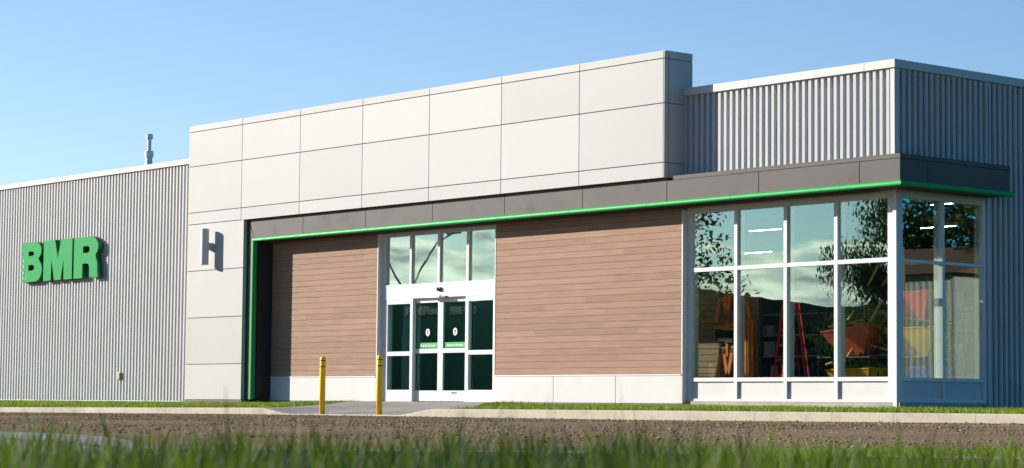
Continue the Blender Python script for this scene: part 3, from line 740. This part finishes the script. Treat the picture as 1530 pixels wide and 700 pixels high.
# lettering seen through the doors, on the vestibule partition
ws=empty('wall_lettering',(-43.2,35.28,2.0)); tag(ws,'pale grey raised lettering on the dark wall behind the sliding doors','sign')
def on_ray(x,y,Y): return None
t=text_mesh('word','BMR',.29,M['grey_letter'],ws,bold=.010,depth=.02,sx=1.85); t.location=(-2.7,-.02,.28)
t=text_mesh('word','PRO',.22,M['grey_letter'],ws,bold=.006,depth=.02,sx=1.15); t.location=(-1.76,-.02,.28)
t=text_mesh('word','PIERRE NAUD',.27,M['grey_letter'],ws,bold=.005,depth=.02,sx=.62); t.location=(-.90,-.02,.26)
t=text_mesh('word','CHEZ',.13,M['grey_letter'],ws,bold=.003,depth=.02); t.location=(-.95,-.02,.56)

# ceiling lights and added fill strips
def tube_light(x,y,label):
    o=empty('ceiling_light',(x,y,4.45)); tag(o,label,'ceiling light','fluorescent lights under the shop ceiling'); return o
cl=tube_light(-37.0,39.0,'fluorescent strip light under the dark shop ceiling, in a set with added unseen fill strips')
b=MB(); b.box((-.52,-.03,-.26),(.52,.03,-.22)); b.box((-.46,-.01,-.22),(-.44,.01,0)); b.box((.44,-.01,-.22),(.46,.01,0)); b.build('housing',M['frame'],cl)
b=MB(); b.box((-.5,-.018,-.270),(.5,.018,-.261)); b.build('tube',M['tube'],cl)
for x,y in ((-42.5,44.5),(-33.5,41.0),(-31.0,44.5),(-34.6,32.3),(-33.2,31.8),(-32.1,31.8),(-30.9,31.75),(-29.7,31.7),(-29.5,36.5),(-29.2,41.5),(-44.2,33.4),(-42.6,33.5),(-45.4,32.6),(-43.2,32.3),(-46.2,32.9),(-41.0,32.2),(-36.5,33.2)):  # includes unseen strips near glass and doors, added to brighten goods and lettering
    c=copy_tree(cl); c.location=(x,y,4.45)

# display racks with wheelbarrows
def wheelbarrow(tubm,label,loc,rz=0.0,tilt=0.0,end=(.30,.95,.42)):
    o=empty('wheelbarrow',loc,rz); o.rotation_euler=(tilt,0,rz); tag(o,label,'wheelbarrow','wheelbarrows stacked behind the shop window')
    b=MB()
    A=[(-.18,-.24,.20),(.18,-.24,.20),(.20,.24,.20),(-.20,.24,.20)]; T=[(-.36,-.50,.72),(.36,-.50,.72),(.36,.52,.70),(-.36,.52,.70)]
    b.mesh(A+T,[(0,3,2,1),(0,1,5,4),(1,2,6,5),(2,3,7,6),(3,0,4,7)])
    b.tube([T[0],T[1],T[2],T[3],T[0]],.016,6); b.build('tub',tubm,o)
    for s in (-1,1):
        b=MB(); b.tube([(s*.10,-.62,.14),(s*.20,-.1,.20),(s*.5*(.2+end[0]),.5*(end[1]-.1),.5*(.16+end[2])),(s*end[0],end[1],end[2])],.023,8); b.build('handle',M['handle_wood'],o)
    b=MB()
    for s in (-1,1): b.tube([(s*.22,.15,.235),(s*.26,.42,.0),(s*.26,.52,.0),(s*.25,.45,.30)],.013,6)
    b.tube([(-.26,.47,.02),(.26,.47,.02)],.012,6); b.build('leg_frame',M['black'],o)
    b=MB(); pts=[(0,-.62+.15*math.cos(a),.16+.15*math.sin(a)) for a in np.linspace(0,2*math.pi,19)]; b.tube(pts,.042,8,cap=False); b.build('wheel',M['black'],o)
    return o
def rack(loc,label):
    o=empty('display_rack',loc); tag(o,label,'rack','steel display racks behind the shop window')
    for x in (-.62,.62):
        for y in (-.45,.45): b=MB(); b.tube([(x,y,0),(x,y,2.15)],.016,6); b.build('upright',M['black'],o)
    for z in (.88,1.56):
        b=MB(); b.box((-.64,-.47 if z<1 else .25,z-.02),(.64,.47,z)); b.build('deck',M['shelf'],o)
    return o
RX,RY=-28.15,32.2
rk=rack((RX,RY,.10),'black steel rack holding orange, yellow and black wheelbarrows behind the fourth window bay')
wheelbarrow(M['yellow_tub'],'yellow wheelbarrow standing on the floor under the rack behind the corner window',(RX,RY,.04),math.pi/2*1.05)
wheelbarrow(M['orange_tub'],'orange red wheelbarrow in the middle of the rack behind the corner window',(RX-.02,RY,.80),-math.pi/2*.85,math.radians(9),(.27,.80,1.10))
wheelbarrow(M['black_tub'],'black wheelbarrow on top of the rack behind the corner window',(RX-.02,RY+.05,1.50),-math.pi/2*.9,math.radians(9),(.27,.72,1.05))
RX2,RY2=-27.05,32.6
c=copy_tree(rk); c.location=(RX2,RY2,.10); c['label']='black steel rack with blue and yellow wheelbarrows nearest the glazed corner'
wheelbarrow(M['blue_tub'],'blue wheelbarrow standing on the floor under the rack nearest the glazed corner',(RX2,RY2,.07),math.pi/2*.9)
wheelbarrow(M['yellow_tub'],'yellow wheelbarrow in the middle of the rack nearest the glazed corner',(RX2,RY2,.79),math.pi/2*1.1)
wheelbarrow(M['red_paint'],'red wheelbarrow on top of the rack nearest the glazed corner',(RX2,RY2,1.44),math.pi/2)

def ladder(loc,rz,label):
    o=empty('step_ladder',loc,rz); tag(o,label,'ladder','red step ladders in the window')
    for s in (-1,1):
        b=MB(); b.tube([(s*.28,-.05,0),(s*.17,.35,2.05)],.036,4); b.build('front_rail',M['red_paint'],o)
        b=MB(); b.tube([(s*.26,.85,0),(s*.17,.42,2.05)],.025,4); b.build('rear_rail',M['red_paint'],o)
    for k in range(6):
        t=(k+1)/7; w=.28-.11*t; b=MB(); b.box((-w,-.05+.40*t-.04,2.05*t-.03),(w,-.05+.40*t+.05,2.05*t+.03)); b.build('step',M['red_paint'],o)
    b=MB(); b.box((-.19,.30,2.03),(.19,.47,2.09)); b.build('top_cap',M['red_paint'],o)
    return o
l1=ladder((-29.35,31.42,.10),math.radians(-35),'red step ladder standing open behind the third window bay')
l1.scale=(.62,.62,1.0); l2=copy_tree(l1); l2.location=(-31.2,33.2,.10); l2.rotation_euler=(0,0,math.radians(-20)); l2['label']='red step ladder partly hidden behind the second mullion of the front window'

# slatwall with orange tools in the first bay
sw=empty('tool_wall',(-33.55,34.0,.10)); tag(sw,'brown slatwall board hung with orange tools','display wall')
b=MB()
for k in range(18): b.box((-1.9,0,.25+k*.13),(1.1,.03,.25+k*.13+.118))
b.build('board',M['slatwall'],sw)
b=MB(); b.box((-1.95,.031,0),(1.15,.09,2.7)); b.build('backing',M['shelf'],sw)
def tool(kind,x,z,label):
    o=empty('hand_tool',(x,33.97,z)); tag(o,label,'tool','orange tools hung on the slatwall')
    if kind==0:
        b=MB(); b.box((-.035,-.04,-.62),(.035,-.0,.62)); b.build('level_bar',M['orange_tool'],o,bevel=.004); b=MB(); b.box((-.036,-.045,-.08),(.036,-.041,.08)); b.build('vial',M['yellow_tub'],o)
    elif kind==1:
        b=MB(); b.mesh([(-.06,-.05,.30),(.06,-.05,.30),(.20,-.05,-.35),(.12,-.05,-.35),(0,-.05,.18),(-.12,-.05,-.35),(-.20,-.05,-.35)]+[(x_,-.01,z_) for x_,z_ in ((-.06,.30),(.06,.30),(.20,-.35),(.12,-.35),(0,.18),(-.12,-.35),(-.20,-.35))],
            [(0,6,5,4,1),(1,4,3,2),(0,1,8,7),(1,2,9,8),(2,3,10,9),(3,4,11,10),(4,5,12,11),(5,6,13,12),(6,0,7,13)]); b.build('arms',M['orange_tool'],o)
        b=MB(); b.box((-.07,-.06,.16),(.07,-.051,.26)); b.build('grip',M['black'],o)
    else:
        b=MB(); b.box((-.13,-.10,-.16),(.13,-.0,.10)); b.build('pouch',M['black'] ,o,bevel=.01); b=MB(); b.box((-.15,-.11,.10),(.15,0,.16)); b.build('belt',M['orange_tool'],o)
for k,x in enumerate((-32.86,-32.76,-32.66,-32.56)): tool(0,x,1.20,'long orange level hung upright in the row of levels')
for x,z in ((-33.42,2.15),(-33.12,2.2),(-32.78,2.12)): tool(1,x,z,'orange forked tool hung in the upper row of the slatwall')
for x,z in ((-33.4,.98),(-33.08,1.0)): tool(1,x,z,'orange forked tool hung in the lower row of the slatwall')
for x in (-33.28,-32.98): tool(0,x,1.7,'orange level hung between the forked tools')
for x,z in ((-33.42,1.55),(-33.18,1.52),(-33.0,1.60)): tool(2,x,z,'black tool pouch with orange belt hung mid height on the slatwall')

# shelving with cartons deeper in the shop
def shelving(loc,label):
    o=empty('shelving_unit',loc); tag(o,label,'shelving','shelving units deep in the shop')
    for x in (-1.5,0,1.5):
        for y in (0,.5): b=MB(); b.box((x-.025,y,0),(x+.025,y+.05,2.5)); b.build('upright',M['shelf'],o)
    for z in (.12,.62,1.1,1.58,2.06):
        b=MB(); b.box((-1.5,-.01,z),(1.5,.54,z+.035)); b.build('shelf_board',M['lamp_metal'],o)
    return o
sh=shelving((-36.2,38.6,.10),'dark shelving unit stocked with cartons seen through the second bay')
s2=copy_tree(sh); s2.location=(-33.0,38.6,.10); s2['label']='dark shelving unit stocked with cartons seen through the third bay'
s3=copy_tree(sh); s3.location=(-29.8,38.6,.10); s3['label']='dark shelving unit with pale cartons behind the wheelbarrow racks'
protos=[]
for mk,lab in (('card_white','pale carton on the shelving deep in the shop'),('card_blue','blue carton on the shelving deep in the shop'),('card_dark','dark carton on the shelving deep in the shop')):
    b=MB(); b.box((-.15,0,0),(.15,.36,.30)); o=b.build('carton',M[mk]); tag(o,lab,'carton','cartons on the shop shelves'); protos.append(o)
first=[True]*3
for cxs in (-36.2,-33.0,-29.8):
    for z in (.12,.62,1.1,1.58,2.06):
        x=-1.3
        while x<1.3:
            k=random.choices([0,1,2],[.5,.25,.25] if cxs>-31 else [.15,.3,.55])[0]
            o=protos[k] if first[k] else protos[k].copy()
            if first[k]: first[k]=False
            else: col.objects.link(o)
            s=random.uniform(.7,1.15); o.scale=(s,1,random.uniform(.5,1.25)); o.location=(cxs+x,38.62+random.uniform(0,.06),.10+z+.036); x+=.33*s+random.uniform(.0,.12)

# ------------------------------------------------------------------ surroundings that the glass mirrors
def tree(loc,height,rad,nleaf,label,base=.15,leafs=.16,droop=0.0,seed=1,cat='tree',group='trees around the store'):
    rg=np.random.default_rng(seed); random.seed(seed)
    o=empty('leafy_tree',loc); tag(o,label,cat,group)
    b=MB(); b.tube([(0,0,-.3),(.05,.03,height*.25),(-.05,.06,height*.55),(0.1,0,height*.9)],[height*.028,height*.022,height*.014,.02],8)
    cents=[]
    for k in range(22):
        a=rg.uniform(0,6.28); h=height*rg.uniform(max(base,.18),.82); rr=rad*rg.uniform(.45,.95)*(1-.35*abs(h/height-.5))
        e=np.array([rr*math.cos(a),rr*math.sin(a),h+height*.10]); s0=np.array([0,0,h-height*.06])
        mid=(s0+e)/2+np.array([0,0,height*.02]); b.tube([s0,mid,e],[height*.008,height*.005,.012],5,cap=False); cents.append((e,rad*rg.uniform(.22,.40))); cents.append((mid,rad*rg.uniform(.18,.3)))
    cents.append((np.array([0,0,height*.93]),rad*.35))
    b.build('trunk',M['bark'],o)
    per=nleaf//len(cents); P=[];T=[]
    for c,r_ in cents:
        d=rg.normal(0,1,(per,3)); d/=np.linalg.norm(d,axis=1)[:,None]; q=c+d*(r_*rg.uniform(.2,1.0,(per,1))**.6)*np.array([1,1,.75])
        if droop: q[:,2]-=rg.uniform(0,droop,per)*rg.uniform(0,1,per)
        P.append(q); T.append(np.clip(rg.normal(.5,.25,per)+rg.normal(0,.15),0,1))
    P=np.concatenate(P);T=np.concatenate(T); P[:,2]=np.maximum(P[:,2],.15); n=len(P)
    u=rg.normal(0,1,(n,3)); u/=np.linalg.norm(u,axis=1)[:,None]; w=np.cross(u,rg.normal(0,1,(n,3))); w/=np.linalg.norm(w,axis=1)[:,None]
    if droop: u=np.tile([0,0,-1.0],(n,1))+.35*u
    l=leafs*rg.uniform(.7,1.3,(n,1)); V=np.stack([P-u*l,P+w*l*.45,P+u*l,P-w*l*.45],1)
    cr=bulk('crown',V.reshape(-1,3),np.arange(4*n).reshape(n,4),M['leaf'],T,o)
    return o
tree((-59.4,-8.7,-.4),10.5,3.3,16000,'drooping willow reflected in the front window bay nearest the corner',base=.1,leafs=.085,droop=1.5,seed=3)
tree((-62.0,1.7,-.4),9.5,3.0,5000,'loose leafy tree reflected at the left edge of the front window',base=.3,leafs=.11,seed=5)
tree((-51.0,-19.5,-.4),11.0,4.6,12000,'broad tree standing right of the reflected willow',base=.08,leafs=.10,seed=8)
tree((17.5,99.0,-.4),17,5.4,8000,'tall dark tree reflected beside the pale shed in the side window',base=.05,leafs=.28,seed=11)
tree((13.5,107.0,-.4),18,6,7000,'tall dark tree farthest from the pale shed',base=.05,leafs=.28,seed=12)
tree((30.0,108.0,-.4),17,6.2,7000,'tall tree rising behind the left end of the pale shed',base=.1,leafs=.28,seed=13)
tree((41.0,110.0,-.4),16,6.2,6000,'tall tree rising behind the middle of the pale shed',base=.1,leafs=.28,seed=14)

shed=empty('metal_shed',(23.3,93.5,-.5)); tag(shed,'long pale metal shed with brown roof reflected in the side window','building')
b=MB(); 
def rib2(b,x0,x1,y,z0,z1):
    x=x0
    while x<x1: b.box((x,y-.05,z0),(x+.16,y,z1)); x+=.42
b.box((0,0,0),(34,14,7.6)); rib2(b,0,34,0,0,7.6); b.build('wall',M['house_white'],shed)
b=MB(); b.mesh([(-.5,-.6,7.605),(34.5,-.6,7.605),(34.5,14.6,7.605),(-.5,14.6,7.605),(-.5,7,9.6),(34.5,7,9.6)],[(0,1,5,4),(2,3,4,5),(0,4,3),(1,2,5),(0,3,2,1)]); b.build('roof',M['roof_brown'],shed)
pole=empty('utility_pole',(20.5,86.0,-.5)); tag(pole,'wooden utility pole carrying cables past the pale shed','utility pole')
b=MB(); b.tube([(0,0,0),(0,0,8.4)],[.16,.11],10); b.build('post',M['pole_wood'],pole)
b=MB(); b.box((-.06,-1.1,7.6),(.06,1.1,7.75)); b.build('crossarm',M['pole_wood'],pole)
for i,z in enumerate((3.2,4.0,5.4,6.2)):
    c=MB(); c.tube([(0.12*(i%2),0,z)]+[(t*36,0.2,z-.9*math.sin(math.pi*t)*(1+.2*i)) for t in (.2,.4,.6,.8)]+[(36,0,z+.2)],.035,5); c.build('cable',M['black'],pole)
lp=empty('street_lamp',(-71.4,6.5,-.4)); tag(lp,'grey steel street lamp with forked arms reflected above the sliding doors','street lamp')
b=MB(); b.tube([(0,0,0),(0,0,5.0)],[.16,.11],12); b.build('post',M['pole_steel'],lp)
for s in (-1,1):
    b=MB(); b.tube([(0,0,4.7),(s*.35,-s*.35,5.6),(s*.8,-s*.8,6.8),(s*1.3,-s*1.3,7.2)],.038,8); b.build('arm',M['pole_steel'],lp)
    b=MB(); b.box((s*1.3-.3,-s*1.3-.15,7.15),(s*1.3+.3,-s*1.3+.15,7.27)); b.build('lamp_head',M['pole_steel'],lp,bevel=.03)
def hills():
    b=MB(); vs=[];fs=[]; azs=np.radians(np.linspace(-195,-85,160))
    for i,a in enumerate(azs):
        hh=23+4*math.sin(a*5)+3*math.sin(a*13+1)+1.2*math.sin(a*47)+rng.normal(0,.35)+6.5*min(max((math.degrees(a)+134)/3,0),1)
        for d,z in ((480,-2),(540,hh*.6),(600,hh),(700,-2)): vs.append((d*math.sin(a),d*math.cos(a),z))
    for i in range(len(azs)-1):
        for k in range(3): fs.append((i*4+k,(i+1)*4+k,(i+1)*4+k+1,i*4+k+1))
    b.mesh(vs,fs); o=b.build('hills',M['hill'],smooth=True); tag(o,kind='structure')
hills()

# ------------------------------------------------------------------ light
SUN=Vector((-1.63,-1.0,.62)).normalized(); el=math.asin(SUN.z); az=math.atan2(SUN.x,SUN.y)
sl=bpy.data.lights.new('sun','SUN'); sl.energy=5.0; sl.angle=math.radians(.5); sl.color=(1,.925,.82)
so=bpy.data.objects.new('sun',sl); col.objects.link(so); so.rotation_euler=(-SUN).to_track_quat('-Z','Y').to_euler(); so.location=(-80,-40,60)
w=bpy.data.worlds.new('World'); scene.world=w; w.use_nodes=True; nt=w.node_tree; nt.nodes.clear()
out=N(nt,'ShaderNodeOutputWorld'); bg=N(nt,'ShaderNodeBackground',i_Strength=.079); L(nt,bg.outputs['Background'],out.inputs['Surface'])
sky=N(nt,'ShaderNodeTexSky',sky_type='NISHITA'); sky.sun_disc=False; sky.sun_elevation=el; sky.sun_rotation=az; sky.altitude=100; sky.air_density=1.0; sky.dust_density=.15; sky.ozone_density=1.6
# bank of cloud low over the hills, on the side the windows mirror
tc=N(nt,'ShaderNodeTexCoord'); sp=N(nt,'ShaderNodeSeparateXYZ'); L(nt,tc.outputs['Generated'],sp.inputs['Vector'])
mp=N(nt,'ShaderNodeMapping'); mp.inputs['Scale'].default_value=(16,16,48); L(nt,tc.outputs['Generated'],mp.inputs['Vector'])
n1=N(nt,'ShaderNodeTexNoise',i_Scale=1.0,i_Detail=7.0,i_Roughness=.55,i_Distortion=.4); L(nt,mp.outputs['Vector'],n1.inputs['Vector'])
ad=N(nt,'ShaderNodeMath',operation='MULTIPLY_ADD'); ad.inputs[1].default_value=.07; L(nt,n1.outputs['Fac'],ad.inputs[0]); L(nt,sp.outputs['Z'],ad.inputs[2])   # z + .07*noise
mr=N(nt,'ShaderNodeMapRange',interpolation_type='SMOOTHSTEP'); mr.inputs['From Min'].default_value=.105; mr.inputs['From Max'].default_value=.099; L(nt,ad.outputs['Value'],mr.inputs['Value'])
my=N(nt,'ShaderNodeMapRange',interpolation_type='SMOOTHSTEP'); my.inputs['From Min'].default_value=-.25; my.inputs['From Max'].default_value=-.45; L(nt,sp.outputs['Y'],my.inputs['Value'])
mm=N(nt,'ShaderNodeMath',operation='MULTIPLY'); L(nt,mr.outputs['Result'],mm.inputs[0]); L(nt,my.outputs['Result'],mm.inputs[1])
mp2=N(nt,'ShaderNodeMapping'); mp2.inputs['Scale'].default_value=(34,34,150); mp2.inputs['Location'].default_value=(3,1,0); L(nt,tc.outputs['Generated'],mp2.inputs['Vector'])
n2=N(nt,'ShaderNodeTexNoise',i_Scale=1.0,i_Detail=6.0); L(nt,mp2.outputs['Vector'],n2.inputs['Vector'])
cr=ramp(nt,n2.outputs['Fac'],[(.36,(7,7.2,7.4)),(.62,(19.5,18.8,16))])
mx=N(nt,'ShaderNodeMix',data_type='RGBA'); L(nt,mm.outputs['Value'],mx.inputs['Factor']); gr=N(nt,'ShaderNodeMix',data_type='RGBA',blend_type='MULTIPLY'); gr.inputs['Factor'].default_value=1; 
tmx=N(nt,'ShaderNodeMapRange',interpolation_type='SMOOTHSTEP'); tmx.inputs['From Min'].default_value=-.85; tmx.inputs['From Max'].default_value=.10; L(nt,sp.outputs['X'],tmx.inputs['Value'])
tcx=N(nt,'ShaderNodeMix',data_type='RGBA'); tcx.inputs['A'].default_value=(.92,1.03,1.25,1); tcx.inputs['B'].default_value=(.10,.56,.92,1); L(nt,tmx.outputs['Result'],tcx.inputs['Factor']); L(nt,tcx.outputs['Result'],gr.inputs['B']); L(nt,sky.outputs['Color'],gr.inputs['A']); L(nt,gr.outputs['Result'],mx.inputs['A']); L(nt,cr.outputs['Color'],mx.inputs['B']); L(nt,mx.outputs['Result'],bg.inputs['Color'])

# ------------------------------------------------------------------ camera
cam=bpy.data.cameras.new('camera'); co=bpy.data.objects.new('camera',cam); col.objects.link(co); scene.camera=co
yaw,pit,rol=math.radians(-49.8186),math.radians(4.3204),math.radians(.5548)
fw=Vector((math.sin(yaw)*math.cos(pit),math.cos(yaw)*math.cos(pit),math.sin(pit))); rt=Vector((math.cos(yaw),-math.sin(yaw),0)); up=rt.cross(fw)
rt2=rt*math.cos(rol)+up*math.sin(rol); up2=up*math.cos(rol)-rt*math.sin(rol)
m=Matrix((rt2,up2,-fw)).transposed().to_4x4(); co.matrix_world=m
cam.sensor_width=36; cam.lens=3422.09/1530*36; cam.clip_start=.1; cam.clip_end=3000
cam.dof.use_dof=True; cam.dof.focus_distance=43; cam.dof.aperture_fstop=7.5
vs_=scene.view_settings; vs_.view_transform='Standard'; vs_.look='None'; vs_.exposure=.9; vs_.gamma=1; vs_.use_curve_mapping=False
